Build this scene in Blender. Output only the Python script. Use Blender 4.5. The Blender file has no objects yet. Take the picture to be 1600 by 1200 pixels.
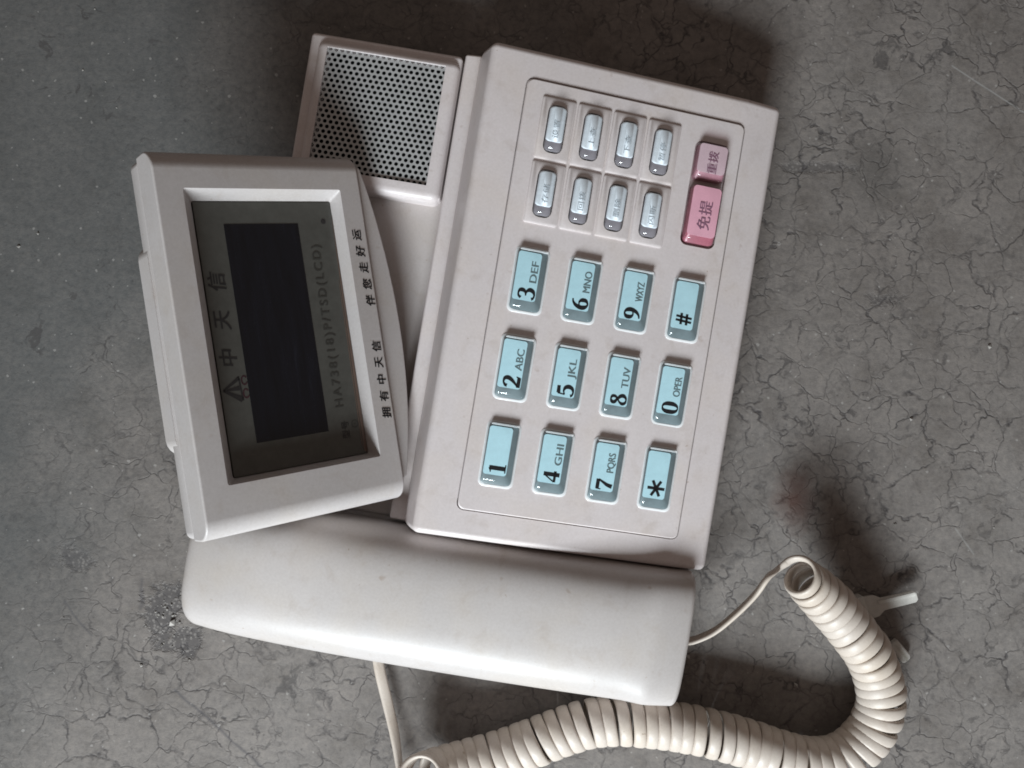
import bpy, bmesh, math, random
from mathutils import Vector, Matrix, noise

# ------------------------------------------------------------------ camera, world, lamp, exposure
sc = bpy.context.scene
COL = sc.collection
MM = 0.001
CAM_H = 0.2837
cam_d = bpy.data.cameras.new('camera')
cam_d.sensor_fit = 'HORIZONTAL'
cam_d.angle = math.radians(56.14)
cam_d.clip_start = 0.01
cam_d.clip_end = 20
cam = bpy.data.objects.new('camera', cam_d)
cam.location = (0, 0, CAM_H)
COL.objects.link(cam)
sc.camera = cam

world = bpy.data.worlds.new('World')
sc.world = world
world.use_nodes = True
bg = world.node_tree.nodes['Background']
bg.inputs['Color'].default_value = (1.0, 0.82, 0.72, 1)
bg.inputs['Strength'].default_value = 0.15

lamp_d = bpy.data.lights.new('doorway_light', 'AREA')
lamp_d.shape = 'RECTANGLE'
lamp_d.size = 0.34
lamp_d.size_y = 0.21
lamp_d.energy = 9.6
lamp_d.color = (0.875, 0.96, 1.0)
lamp = bpy.data.objects.new('doorway_light', lamp_d)
LDIR = Vector((-0.17, -0.83, 0.53)).normalized()
lamp.location = LDIR * 0.76
lamp.rotation_euler = LDIR.to_track_quat('Z', 'Y').to_euler()
COL.objects.link(lamp)

sc.cycles.filter_width = 1.75
sc.view_settings.view_transform = 'Standard'
sc.view_settings.look = 'None'
sc.view_settings.exposure = 0.0
sc.view_settings.gamma = 1.0
sc.view_settings.use_curve_mapping = False

rng = random.Random(7)


def tag(o, label=None, cat=None, group=None, kind=None):
    if label: o['label'] = label
    if cat: o['category'] = cat
    if group: o['group'] = group
    if kind: o['kind'] = kind
    return o


def gp(px, py, z):
    """a point of the place (mm) from a measured pixel and a height"""
    k = (283.7 - z) * 0.2 / 300.0
    return Vector(((px - 800) * k, (600 - py) * k, z))


# ------------------------------------------------------------------ materials
class NT:
    def __init__(self, name):
        self.m = bpy.data.materials.new(name)
        self.m.use_nodes = True
        self.t = self.m.node_tree
        self.b = self.t.nodes['Principled BSDF']
        self.out = self.t.nodes['Material Output']

    def n(self, typ, **kw):
        nd = self.t.nodes.new(typ)
        for k, v in kw.items():
            if k.startswith('i_'):
                key = k[2:]
                key = int(key) if key.isdigit() else key.replace('_', ' ')
                s = nd.inputs[key]
                if isinstance(v, bpy.types.NodeSocket):
                    self.t.links.new(v, s)
                else:
                    s.default_value = v
            else:
                setattr(nd, k, v)
        return nd

    def math(self, op, a, b=None, clamp=False):
        nd = self.t.nodes.new('ShaderNodeMath')
        nd.operation = op
        nd.use_clamp = clamp
        for i, v in enumerate((a, b)):
            if v is None: continue
            if isinstance(v, bpy.types.NodeSocket): self.t.links.new(v, nd.inputs[i])
            else: nd.inputs[i].default_value = v
        return nd.outputs[0]

    def ramp(self, fac, stops, interp='LINEAR'):
        nd = self.t.nodes.new('ShaderNodeValToRGB')
        nd.color_ramp.interpolation = interp
        el = nd.color_ramp.elements
        while len(el) < len(stops): el.new(0.5)
        for e, (p, c) in zip(el, stops):
            e.position = p
            e.color = c if len(c) == 4 else (*c, 1)
        self.t.links.new(fac, nd.inputs[0])
        return nd.outputs[0]

    def mix(self, fac, a, b, mode='MIX'):
        nd = self.t.nodes.new('ShaderNodeMix')
        nd.data_type = 'RGBA'
        nd.blend_type = mode
        nd.clamp_factor = True
        for i, v in ((0, fac), (6, a), (7, b)):
            if isinstance(v, bpy.types.NodeSocket): self.t.links.new(v, nd.inputs[i])
            else: nd.inputs[i].default_value = v if (i == 0 or len(v) == 4) else (*v, 1)
        return nd.outputs[2]

    def noise(self, vec, scale, detail=3, rough=0.5, dist=0.0):
        nd = self.n('ShaderNodeTexNoise', i_Scale=scale, i_Detail=detail, i_Roughness=rough, i_Distortion=dist)
        self.t.links.new(vec, nd.inputs['Vector'])
        return nd

    def link(self, a, b):
        self.t.links.new(a, b)

    def obj(self):
        return self.t.nodes.new('ShaderNodeTexCoord').outputs['Object']


def aged_plastic(name, col, rough=0.36, dirt=(0.30, 0.22, 0.15), amount=1.0, bump=0.02):
    s = NT(name)
    v = s.obj()
    # rotate/offset the pattern per object so that no two parts repeat
    inf = s.t.nodes.new('ShaderNodeObjectInfo')
    off = s.n('ShaderNodeVectorMath', operation='ADD')
    s.link(v, off.inputs[0]); s.link(inf.outputs['Location'], off.inputs[1])
    v = off.outputs[0]
    big = s.noise(v, 28, 4, 0.6).outputs['Fac']
    tone = s.ramp(big, [(0.30, tuple(c * 0.92 for c in col)), (0.7, col)])
    yel = s.ramp(s.noise(v, 70, 3, 0.5).outputs['Fac'], [(0.45, (0, 0, 0)), (0.75, (1, 1, 1))])
    tone = s.mix(s.math('MULTIPLY', yel, 0.22 * amount), tone, (col[0] * 0.95, col[1] * 0.86, col[2] * 0.70))
    # smudges and specks of dirt
    sm = s.ramp(s.noise(v, 170, 5, 0.65, 0.4).outputs['Fac'], [(0.54, (0, 0, 0)), (0.80, (1, 1, 1))])
    tone = s.mix(s.math('MULTIPLY', sm, 0.26 * amount), tone, dirt)
    sp = s.ramp(s.noise(v, 620, 2, 0.5).outputs['Fac'], [(0.745, (0, 0, 0)), (0.80, (1, 1, 1))])
    tone = s.mix(s.math('MULTIPLY', sp, 0.5 * amount), tone, dirt)
    sp2 = s.ramp(s.noise(v, 260, 2, 0.5, 0.15).outputs['Fac'], [(0.725, (0, 0, 0)), (0.80, (1, 1, 1))])
    tone = s.mix(s.math('MULTIPLY', sp2, 0.34 * amount), tone, (dirt[0] * 0.9, dirt[1] * 0.8, dirt[2] * 0.75))
    grain = s.ramp(s.noise(v, 1500, 2, 0.6).outputs['Fac'], [(0.3, (0.955, 0.95, 0.95)), (0.7, (1.03, 1.03, 1.035))])
    tone = s.mix(1.0, tone, grain, 'MULTIPLY')
    s.link(tone, s.b.inputs['Base Color'])
    r = s.math('ADD', s.math('MULTIPLY', s.noise(v, 120, 4).outputs['Fac'], 0.16), rough - 0.08)
    s.link(r, s.b.inputs['Roughness'])
    s.b.inputs['Specular IOR Level'].default_value = 0.45
    bp = s.n('ShaderNodeBump', i_Strength=bump * 6, i_Distance=0.00008)
    s.link(s.noise(v, 2600, 2).outputs['Fac'], bp.inputs['Height'])
    s.link(bp.outputs[0], s.b.inputs['Normal'])
    return s.m


def plain(name, col, rough=0.5, spec=0.5, metallic=0.0, var=0.12, scale=300):
    s = NT(name)
    v = s.obj()
    f = s.noise(v, scale, 4, 0.6).outputs['Fac']
    c = s.ramp(f, [(0.3, tuple(x * (1 - var) for x in col)), (0.7, tuple(min(1, x * (1 + var)) for x in col))])
    s.link(c, s.b.inputs['Base Color'])
    s.b.inputs['Roughness'].default_value = rough
    s.b.inputs['Specular IOR Level'].default_value = spec
    s.b.inputs['Metallic'].default_value = metallic
    return s.m


def clear_cap(name, tint=(0.97, 0.985, 0.99), rough=0.07, ior=1.5):
    """thin clear plastic: see-through with a glossy skin"""
    s = NT(name)
    s.t.nodes.remove(s.b)
    tr = s.n('ShaderNodeBsdfTransparent'); tr.inputs[0].default_value = (*tint, 1)
    gl = s.n('ShaderNodeBsdfGlossy', i_Roughness=rough)
    lw = s.n('ShaderNodeLayerWeight', i_Blend=0.5)
    f0 = ((ior - 1) / (ior + 1)) ** 2
    fr = s.math('ADD', f0, s.math('MULTIPLY', s.math('POWER', lw.outputs['Facing'], 5.0), 1 - f0), True)
    v = s.obj()
    bp = s.n('ShaderNodeBump', i_Strength=0.25, i_Distance=0.0003)
    s.link(s.noise(v, 260, 2).outputs['Fac'], bp.inputs['Height'])
    s.link(bp.outputs[0], gl.inputs['Normal'])
    mx = s.n('ShaderNodeMixShader')
    s.link(fr, mx.inputs[0]); s.link(tr.outputs[0], mx.inputs[1]); s.link(gl.outputs[0], mx.inputs[2])
    s.link(mx.outputs[0], s.out.inputs['Surface'])
    return s.m


def floor_material():
    s = NT('worn_concrete')
    P = s.obj()
    # wander the crack network
    w1 = s.noise(P, 55, 3, 0.6).outputs['Color']
    d = s.n('ShaderNodeVectorMath', operation='SUBTRACT', i_1=(0.5, 0.5, 0.5)); s.link(w1, d.inputs[0])
    d2 = s.n('ShaderNodeVectorMath', operation='SCALE', i_Scale=0.016); s.link(d.outputs[0], d2.inputs[0])
    pv = s.n('ShaderNodeVectorMath', operation='ADD'); s.link(P, pv.inputs[0]); s.link(d2.outputs[0], pv.inputs[1])
    w2 = s.noise(P, 380, 2, 0.6).outputs['Color']
    d3 = s.n('ShaderNodeVectorMath', operation='SUBTRACT', i_1=(0.5, 0.5, 0.5)); s.link(w2, d3.inputs[0])
    d4 = s.n('ShaderNodeVectorMath', operation='SCALE', i_Scale=0.0022); s.link(d3.outputs[0], d4.inputs[0])
    pv2 = s.n('ShaderNodeVectorMath', operation='ADD'); s.link(pv.outputs[0], pv2.inputs[0]); s.link(d4.outputs[0], pv2.inputs[1])
    PV = pv2.outputs[0]

    def crack(scale, width, seed):
        mp = s.n('ShaderNodeVectorMath', operation='ADD', i_1=(seed, seed * 0.7, 0)); s.link(PV, mp.inputs[0])
        vo = s.n('ShaderNodeTexVoronoi', feature='DISTANCE_TO_EDGE', i_Scale=scale)
        s.link(mp.outputs[0], vo.inputs['Vector'])
        return s.ramp(vo.outputs['Distance'], [(0.0, (1, 1, 1)), (width, (0, 0, 0))])

    c1 = crack(66, 0.033, 0.13)
    c2 = crack(112, 0.040, 1.7)
    m1 = s.ramp(s.noise(P, 24, 4, 0.65).outputs['Fac'], [(0.38, (0.05, 0.05, 0.05)), (0.58, (1, 1, 1))])
    m2 = s.ramp(s.noise(P, 31, 3, 0.6, 0.3).outputs['Fac'], [(0.38, (0, 0, 0)), (0.56, (0.9, 0.9, 0.9))])
    brk = s.ramp(s.noise(P, 240, 3, 0.6).outputs['Fac'], [(0.36, (0.15, 0.15, 0.15)), (0.60, (1, 1, 1))])
    cr = s.math('MAXIMUM', s.math('MULTIPLY', c1, m1), s.math('MULTIPLY', c2, m2))
    cr = s.math('MULTIPLY', cr, brk)
    # the upper left of the floor is scoured: cracks are worn away there
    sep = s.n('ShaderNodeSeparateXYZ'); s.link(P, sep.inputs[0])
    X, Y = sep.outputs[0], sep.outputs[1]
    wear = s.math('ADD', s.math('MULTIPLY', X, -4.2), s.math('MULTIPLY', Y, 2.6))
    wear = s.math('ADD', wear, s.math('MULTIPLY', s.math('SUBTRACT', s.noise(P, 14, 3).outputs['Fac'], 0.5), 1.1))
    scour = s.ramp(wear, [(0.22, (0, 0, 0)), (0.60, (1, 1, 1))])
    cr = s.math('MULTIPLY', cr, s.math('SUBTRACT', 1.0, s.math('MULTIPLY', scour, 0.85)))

    # colour of the cement skin
    base = s.ramp(s.noise(P, 9, 5, 0.62).outputs['Fac'], [(0.30, (0.166, 0.147, 0.136)), (0.52, (0.205, 0.185, 0.173)), (0.74, (0.236, 0.217, 0.205))])
    mot = s.noise(P, 62, 5, 0.7).outputs['Fac']
    base = s.mix(0.75, base, s.ramp(mot, [(0.30, (0.62, 0.60, 0.58)), (0.5, (0.92, 0.92, 0.92)), (0.70, (1.12, 1.11, 1.10))]), 'MULTIPLY')
    gr = s.noise(P, 520, 4, 0.75).outputs['Fac']
    grain = s.ramp(gr, [(0.30, (0.62, 0.62, 0.63)), (0.5, (0.97, 0.97, 0.97)), (0.72, (1.28, 1.26, 1.22))])
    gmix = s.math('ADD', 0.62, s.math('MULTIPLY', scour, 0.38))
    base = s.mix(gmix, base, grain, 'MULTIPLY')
    base = s.mix(s.math('MULTIPLY', scour, 0.62), base, (0.066, 0.074, 0.077))  # the same mask also tones the upper left darker
    # pits and flaked patches along the cracks
    pit_n = s.noise(PV, 105, 4, 0.62, 0.6).outputs['Fac']
    pit = s.ramp(s.math('ADD', pit_n, s.math('MULTIPLY', c1, 0.07)), [(0.625, (0, 0, 0)), (0.675, (1, 1, 1))])
    pk = s.ramp(s.noise(P, 18, 2).outputs['Fac'], [(0.40, (0.15, 0.15, 0.15)), (0.62, (1, 1, 1))])
    pit = s.math('MULTIPLY', pit, pk)
    tiny = s.ramp(s.noise(P, 700, 1, 0.4).outputs['Fac'], [(0.72, (0, 0, 0)), (0.77, (1, 1, 1))])

    EDGE_N = s.noise(P, 120, 5, 0.72).outputs['Fac']
    JIT_N = s.noise(P, 130, 3).outputs['Fac']

    def blob(cx, cy, rx, ry, soft=0.5, edge=2.0):
        dx = s.math('DIVIDE', s.math('SUBTRACT', X, cx), rx)
        dy = s.math('DIVIDE', s.math('SUBTRACT', Y, cy), ry)
        r = s.math('SQRT', s.math('ADD', s.math('MULTIPLY', dx, dx), s.math('MULTIPLY', dy, dy)))
        r = s.math('ADD', r, s.math('MULTIPLY', s.math('SUBTRACT', EDGE_N, 0.5), edge * 2))
        return s.math('SUBTRACT', 1.0, s.math('DIVIDE', s.math('SUBTRACT', r, 1 - soft), soft, True), True)

    def seg(ax, ay, bx, by, wid, soft_n=0.6):
        ux, uy = bx - ax, by - ay
        ll = ux * ux + uy * uy
        jx = s.math('ADD', X, s.math('MULTIPLY', s.math('SUBTRACT', JIT_N, 0.5), 0.006 * soft_n))
        px_, py_ = s.math('SUBTRACT', jx, ax), s.math('SUBTRACT', Y, ay)
        t = s.math('DIVIDE', s.math('ADD', s.math('MULTIPLY', px_, ux), s.math('MULTIPLY', py_, uy)), ll, True)
        qx = s.math('SUBTRACT', px_, s.math('MULTIPLY', t, ux))
        qy = s.math('SUBTRACT', py_, s.math('MULTIPLY', t, uy))
        r = s.math('SQRT', s.math('ADD', s.math('MULTIPLY', qx, qx), s.math('MULTIPLY', qy, qy)))
        return s.math('SUBTRACT', 1.0, s.math('DIVIDE', r, wid), True)

    def fp(px, py): return (px - 800) * 0.0001891, (600 - py) * 0.0001891
    # flaked hole beside the handset end, two lesser ones, a dark soot mark
    flake = blob(*fp(256, 965), 0.0062, 0.0105, 0.35)
    flake = s.math('MAXIMUM', flake, blob(*fp(288, 1000), 0.0060, 0.0050, 0.35))
    flake = s.math('MAXIMUM', flake, s.math('MULTIPLY', blob(*fp(115, 875), 0.0075, 0.0038, 0.5), 0.7))
    flake = s.math('MAXIMUM', flake, s.math('MULTIPLY', blob(*fp(1270, 262), 0.0130, 0.0020, 0.6), 0.75))
    flake = s.math('MAXIMUM', flake, s.math('MULTIPLY', blob(*fp(1385, 470), 0.0060, 0.0025, 0.6), 0.75))
    soot = blob(*fp(1370, 265), 0.0120, 0.0150, 0.9, 0.5)
    loop_shadow = blob(*fp(1240, 778), 0.0075, 0.0120, 0.9, 0.6)  # red-brown cast shadow of the cord loop, painted into the floor colour
    line = s.math('MAXIMUM', seg(*fp(275, 1078), *fp(412, 1202), 0.0007), s.math('MULTIPLY', seg(*fp(102, 940), *fp(142, 992), 0.0006), 0.8))
    line = s.math('MAXIMUM', line, s.math('MULTIPLY', seg(*fp(222, 905), *fp(218, 950), 0.0010), 0.8))
    pale = s.math('MAXIMUM', seg(*fp(1488, 103), *fp(1600, 176), 0.00035, 0.1), s.math('MULTIPLY', seg(*fp(1493, 826), *fp(1522, 866), 0.0004, 0.1), 0.6))

    col = s.mix(s.math('MULTIPLY', cr, 0.90), base, (0.042, 0.038, 0.040))
    col = s.mix(s.math('MULTIPLY', pit, 0.62), col, (0.055, 0.050, 0.050))
    col = s.mix(s.math('MULTIPLY', tiny, 0.4), col, (0.045, 0.040, 0.040))
    agg = s.n('ShaderNodeTexVoronoi', i_Scale=900); s.link(P, agg.inputs['Vector'])
    fl = s.mix(s.ramp(agg.outputs['Distance'], [(0.25, (1, 1, 1)), (0.42, (0, 0, 0))]), (0.048, 0.045, 0.049), (0.22, 0.205, 0.195))
    col = s.mix(s.math('MULTIPLY', flake, 0.55), col, fl)
    col = s.mix(s.math('MULTIPLY', soot, 0.50), col, (0.075, 0.070, 0.066))
    col = s.mix(s.math('MULTIPLY', loop_shadow, 0.80), col, (0.095, 0.048, 0.038))
    col = s.mix(s.math('MULTIPLY', line, 0.6), col, (0.060, 0.058, 0.066))
    spark = s.ramp(s.noise(P, 640, 0, 0.5).outputs['Fac'], [(0.80, (0, 0, 0)), (0.825, (1, 1, 1))])
    col = s.mix(s.math('MULTIPLY', spark, 0.4), col, (0.42, 0.40, 0.38))
    col = s.mix(s.math('MULTIPLY', pale, 0.55), col, (0.40, 0.40, 0.39))
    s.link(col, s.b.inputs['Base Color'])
    s.b.inputs['Specular IOR Level'].default_value = 0.25
    s.link(s.math('ADD', 0.62, s.math('MULTIPLY', mot, 0.25)), s.b.inputs['Roughness'])
    # fine relief
    h = s.math('MULTIPLY', gr, 0.20)
    h = s.math('ADD', h, s.math('MULTIPLY', mot, 0.30))
    h = s.math('SUBTRACT', h, s.math('MULTIPLY', cr, 0.22))
    h = s.math('SUBTRACT', h, s.math('MULTIPLY', flake, 0.35))
    bp = s.n('ShaderNodeBump', i_Strength=0.6, i_Distance=0.0010)
    s.link(h, bp.inputs['Height'])
    s.link(bp.outputs[0], s.b.inputs['Normal'])
    return s.m


CREAM = (0.665, 0.605, 0.60)
M = {
    'cream': aged_plastic('cream_plastic', CREAM),
    'cream_dark': aged_plastic('cream_plastic_dusty', (0.55, 0.505, 0.49), 0.42, amount=1.2),
    'handset': aged_plastic('handset_plastic', (0.525, 0.488, 0.472), 0.38, amount=1.1),
    'display': aged_plastic('display_plastic', (0.52, 0.485, 0.475), 0.40, amount=0.8),
    'cord': aged_plastic('cord_vinyl', (0.58, 0.51, 0.45), 0.46, amount=1.3),
    'clear': clear_cap('clear_key_cap'),
    'clear_pink': clear_cap('pink_key_cap', (0.98, 0.90, 0.92)),
    'clear_shard': clear_cap('clear_plug_plastic', (0.93, 0.93, 0.90), 0.12, 1.7),
    'shard_body': None,
    'blue_card': plain('pale_blue_card', (0.54, 0.80, 0.88), 0.5, var=0.06),
    'blue_core': plain('grey_blue_key_core', (0.17, 0.215, 0.23), 0.35, var=0.15),
    'white_card': plain('white_card', (0.80, 0.85, 0.91), 0.45, var=0.08, scale=700),
    'grey_core': plain('mauve_grey_key_core', (0.22, 0.20, 0.22), 0.35, var=0.15),
    'pink_card': plain('pink_card', (0.86, 0.54, 0.64), 0.5, var=0.06),
    'pale_pink_card': plain('pale_pink_card', (0.70, 0.62, 0.66), 0.5, var=0.06),
    'red_core': plain('red_key_core', (0.34, 0.12, 0.16), 0.35, var=0.15),
    'pale_red_core': plain('pale_red_key_core', (0.36, 0.21, 0.25), 0.35, var=0.15),
    'ink': plain('black_ink', (0.012, 0.012, 0.014), 0.6, 0.2),
    'grey_ink': plain('grey_ink', (0.14, 0.19, 0.20), 0.6, 0.2),
    'soft_ink': plain('worn_grey_ink', (0.42, 0.46, 0.50), 0.6, 0.2, var=0.4, scale=1500),
    'mauve_ink': plain('mauve_ink', (0.26, 0.15, 0.22), 0.6, 0.2),
    'lcd_sheet': plain('smoked_screen_sheet', (0.086, 0.085, 0.077), 0.22, 0.4, var=0.10, scale=400),
    'lcd': plain('dark_liquid_crystal', (0.007, 0.008, 0.012), 0.16, 0.3, var=0.3, scale=120),
    'screen_ink': plain('screen_ink', (0.034, 0.031, 0.031), 0.5, 0.2),
    'screen_grey_ink': plain('screen_grey_ink', (0.052, 0.050, 0.045), 0.5, 0.2),
    'screen_red_ink': plain('screen_red_ink', (0.055, 0.022, 0.028), 0.5, 0.2),
    'amber_edge': plain('amber_pane_edge', (0.13, 0.085, 0.065), 0.3, 0.5),
    'grille': plain('grey_perforated_steel', (0.44, 0.44, 0.44), 0.42, 0.5, 0.25, var=0.10, scale=200),
    'black': plain('black_speaker_cloth', (0.008, 0.008, 0.008), 0.9, 0.1),
    'grit': plain('pale_grit', (0.33, 0.31, 0.29), 0.8, 0.2, var=0.4, scale=500),
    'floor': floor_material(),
}
M['shard_body'] = plain('milky_plug_plastic', (0.72, 0.70, 0.66), 0.15, 0.7)
M['shard_body'].node_tree.nodes['Principled BSDF'].inputs['Alpha'].default_value = 0.72
def streaked():
    s = NT('dark_liquid_crystal_streaked')
    v = s.obj()
    mp = s.n('ShaderNodeMapping'); mp.inputs['Scale'].default_value = (420, 45, 1); s.link(v, mp.inputs[0])
    f = s.noise(mp.outputs[0], 1.0, 4, 0.6).outputs['Fac']
    s.link(s.ramp(f, [(0.35, (0.004, 0.0045, 0.007)), (0.66, (0.006, 0.007, 0.012)), (0.85, (0.020, 0.022, 0.032))]), s.b.inputs['Base Color'])
    s.link(s.math('ADD', 0.12, s.math('MULTIPLY', f, 0.25)), s.b.inputs['Roughness'])
    return s.m


M['lcd'] = streaked()
M['frost_glint'] = plain('frosted_flange_and_glint', (0.76, 0.77, 0.78), 0.2, 0.6, var=0.04)  # pale tone of the flange, also used for the painted cap glint


# ------------------------------------------------------------------ mesh helpers (all sizes in mm)
def bm_to_mesh(bm, name):
    me = bpy.data.meshes.new(name)
    bmesh.ops.recalc_face_normals(bm, faces=bm.faces)
    for v in bm.verts: v.co *= MM
    bm.to_mesh(me)
    bm.free()
    return me


def bake(me, bevel=None, cutters=(), segs=4, angle=30, bevel2=None, weld=True):
    """run bevels and cuts on a mesh and return the finished mesh"""
    o = bpy.data.objects.new('tmp', me)
    COL.objects.link(o)
    if bevel:
        b = o.modifiers.new('b', 'BEVEL'); b.width = bevel * MM; b.segments = segs
        b.limit_method = 'ANGLE'; b.angle_limit = math.radians(angle); b.use_clamp_overlap = True
    tmp = []
    for c in cutters:
        co = bpy.data.objects.new('cut', c); COL.objects.link(co); tmp.append(co)
        md = o.modifiers.new('c', 'BOOLEAN'); md.operation = 'DIFFERENCE'; md.solver = 'EXACT'; md.object = co
    if bevel2:
        b = o.modifiers.new('b2', 'BEVEL'); b.width = bevel2 * MM; b.segments = 2
        b.limit_method = 'ANGLE'; b.angle_limit = math.radians(40); b.use_clamp_overlap = True
    dg = bpy.context.evaluated_depsgraph_get()
    dg.update()
    out = bpy.data.meshes.new_from_object(o.evaluated_get(dg))
    for t in tmp: bpy.data.objects.remove(t)
    bpy.data.objects.remove(o)
    return out


def smooth(me, deg=35, weighted=True):
    for p in me.polygons: p.use_smooth = True
    me.set_sharp_from_angle(angle=math.radians(deg))
    if weighted:
        o = bpy.data.objects.new('tmp', me); COL.objects.link(o)
        w = o.modifiers.new('w', 'WEIGHTED_NORMAL'); w.keep_sharp = True; w.weight = 80
        dg = bpy.context.evaluated_depsgraph_get(); dg.update()
        out = bpy.data.meshes.new_from_object(o.evaluated_get(dg))
        bpy.data.objects.remove(o)
        return out
    return me


def place(name, me, mat, parent=None, mat4=None):
    me.name = name
    me.materials.clear()
    for m in (mat if isinstance(mat, (list, tuple)) else [mat]): me.materials.append(M[m])
    o = bpy.data.objects.new(name, me)
    COL.objects.link(o)
    if parent: o.parent = parent
    if mat4 is not None: o.matrix_basis = mat4
    return o


def empty(name, mat4):
    o = bpy.data.objects.new(name, None)
    o.empty_display_size = 0.01
    o.matrix_basis = mat4
    COL.objects.link(o)
    return o


def prism(profile, b0, b1):
    """profile in (a, z), extruded along b"""
    bm = bmesh.new()
    f = [bm.verts.new((a, b0, z)) for a, z in profile]
    g = [bm.verts.new((a, b1, z)) for a, z in profile]
    n = len(profile)
    bm.faces.new(f); bm.faces.new(g[::-1])
    for i in range(n): bm.faces.new((f[i], f[(i + 1) % n], g[(i + 1) % n], g[i]))
    return bm


def boxbm(a0, a1, b0, b1, z0, z1):
    return prism([(a0, z0), (a1, z0), (a1, z1), (a0, z1)], b0, b1)


def rr(a0, a1, b0, b1, r, seg=4):
    """rounded rectangle loop"""
    pts = []
    for cx, cy, s in ((a1 - r, b1 - r, 0), (a0 + r, b1 - r, 90), (a0 + r, b0 + r, 180), (a1 - r, b0 + r, 270)):
        for i in range(seg + 1):
            t = math.radians(s + 90 * i / seg)
            pts.append((cx + r * math.cos(t), cy + r * math.sin(t)))
    return pts


def loft(loops, cap0=True, cap1=True):
    """loops: lists of (x, y, z) of equal length"""
    bm = bmesh.new()
    L = [[bm.verts.new(p) for p in lp] for lp in loops]
    n = len(L[0])
    for k in range(len(L) - 1):
        for i in range(n):
            bm.faces.new((L[k][i], L[k][(i + 1) % n], L[k + 1][(i + 1) % n], L[k + 1][i]))
    if cap0: bm.faces.new(L[0][::-1])
    if cap1: bm.faces.new(L[-1])
    return bm


def join_bm(bms):
    out = bmesh.new()
    for b in bms:
        me = bpy.data.meshes.new('t'); b.to_mesh(me); b.free(); out.from_mesh(me); bpy.data.meshes.remove(me)
    return out


def xf(bm, mat):
    bm.transform(mat)
    return bm


def text_mesh(body, size, bold=0.0, shear=0.0, spacing=1.0, width=None):
    """flat lettering, centred, reading along +y with its top towards -x (mm)"""
    c = bpy.data.curves.new('t', 'FONT')
    c.body = body; c.size = size; c.align_x = 'CENTER'; c.align_y = 'CENTER'
    c.shear = shear; c.space_character = spacing
    c.resolution_u = 4
    o = bpy.data.objects.new('t', c); COL.objects.link(o)
    dg = bpy.context.evaluated_depsgraph_get(); dg.update()
    me = bpy.data.meshes.new_from_object(o.evaluated_get(dg))
    bpy.data.objects.remove(o); bpy.data.curves.remove(c)
    xs = [v.co.x for v in me.vertices]; ys = [v.co.y for v in me.vertices]
    cx, cy = (max(xs) + min(xs)) / 2, (max(ys) + min(ys)) / 2
    k = (width / (max(xs) - min(xs))) if width else 1.0
    for v in me.vertices:
        x, y = (v.co.x - cx) * k, v.co.y - cy
        v.co = Vector((-y, x, 0)) * MM
    if bold:
        n = len(me.vertices)
        bm = bmesh.new(); bm.from_mesh(me)
        for dx, dy, dz in ((0, bold, .01), (bold * .7, 0, .02), (bold * .7, bold, .03)):
            t = me.copy()
            for v in t.vertices: v.co += Vector((dx * size, dy * size, dz)) * MM
            bm.from_mesh(t); bpy.data.meshes.remove(t)
        bm.to_mesh(me); bm.free()
    return me


def shift(me, x=0, y=0, z=0):
    for v in me.vertices: v.co += Vector((x, y, z)) * MM
    return me


# ------------------------------------------------------------------ floor
bm = bmesh.new()
bmesh.ops.create_grid(bm, x_segments=8, y_segments=8, size=700)
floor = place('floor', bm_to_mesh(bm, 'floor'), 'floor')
tag(floor, 'grey-brown concrete floor crazed with fine dark cracks and pits', 'floor', kind='structure')

# ------------------------------------------------------------------ telephone
TH = math.radians(-9.4)
Z0 = 16.3          # height of the floor in the telephone's own measures (mm)
MT = Matrix.Translation((0, 0, -Z0 * MM)) @ Matrix.Rotation(TH, 4, 'Z')
phone = empty('telephone', MT)
tag(phone, 'cream desk telephone with pale blue number keys and raised tilted display', 'telephone')

A_L, A_R, Z_L, Z_R = -19.4, 60.4, 47.0, 33.0
B_LO, B_HI = -43.0, 88.8
SLOPE = math.atan((Z_L - Z_R) / (A_R - A_L))


def ztop(a): return Z_L + (Z_R - Z_L) * (a - A_L) / (A_R - A_L)


KP = Matrix.Translation(Vector((0, 0, ztop(0))) * MM) @ Matrix.Rotation(SLOPE, 4, 'Y')    # keypad plane
KPmm = Matrix.Translation(Vector((0, 0, ztop(0)))) @ Matrix.Rotation(SLOPE, 4, 'Y')
CS = 1.0 / math.cos(SLOPE)
KS = 1.0115
# lower housing: carries everything and stands on four feet
low = boxbm(-71.0, 57.0, -77.0, 87.5, Z0 + 1.6, 24.2)
me = smooth(bake(bm_to_mesh(low, 'l'), 2.0))
place('lower_housing', me, 'cream_dark', phone)
for fa in (-62, 50):
    for fb in (-70, 78):
        lp = [[(fa + r * math.cos(t), fb + r * math.sin(t), z) for t in [i * math.pi / 8 for i in range(16)]] for r, z in ((5, Z0 + 0.02), (5.4, Z0 + 0.6), (5.4, Z0 + 2.0))]
        place('rubber_foot', smooth(bm_to_mesh(loft(lp), 'f'), weighted=False), 'black', phone)

# rear deck with the recess the display folds into
deck = boxbm(-71.5, -22.0, B_LO, B_HI - 0.4, 20.0, 25.6)
place('rear_deck', smooth(bake(bm_to_mesh(deck, 'd'), 1.0)), 'cream_dark', phone)
ledge = prism([(-28.2, 24), (-21.5, 24), (-21.5, 33.6), (-24.0, 33.4), (-27.6, 32.8)], B_LO + 0.6, B_HI - 0.2)
place('ledge', smooth(bake(bm_to_mesh(ledge, 'l'), 0.7)), 'cream', phone)

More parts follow.
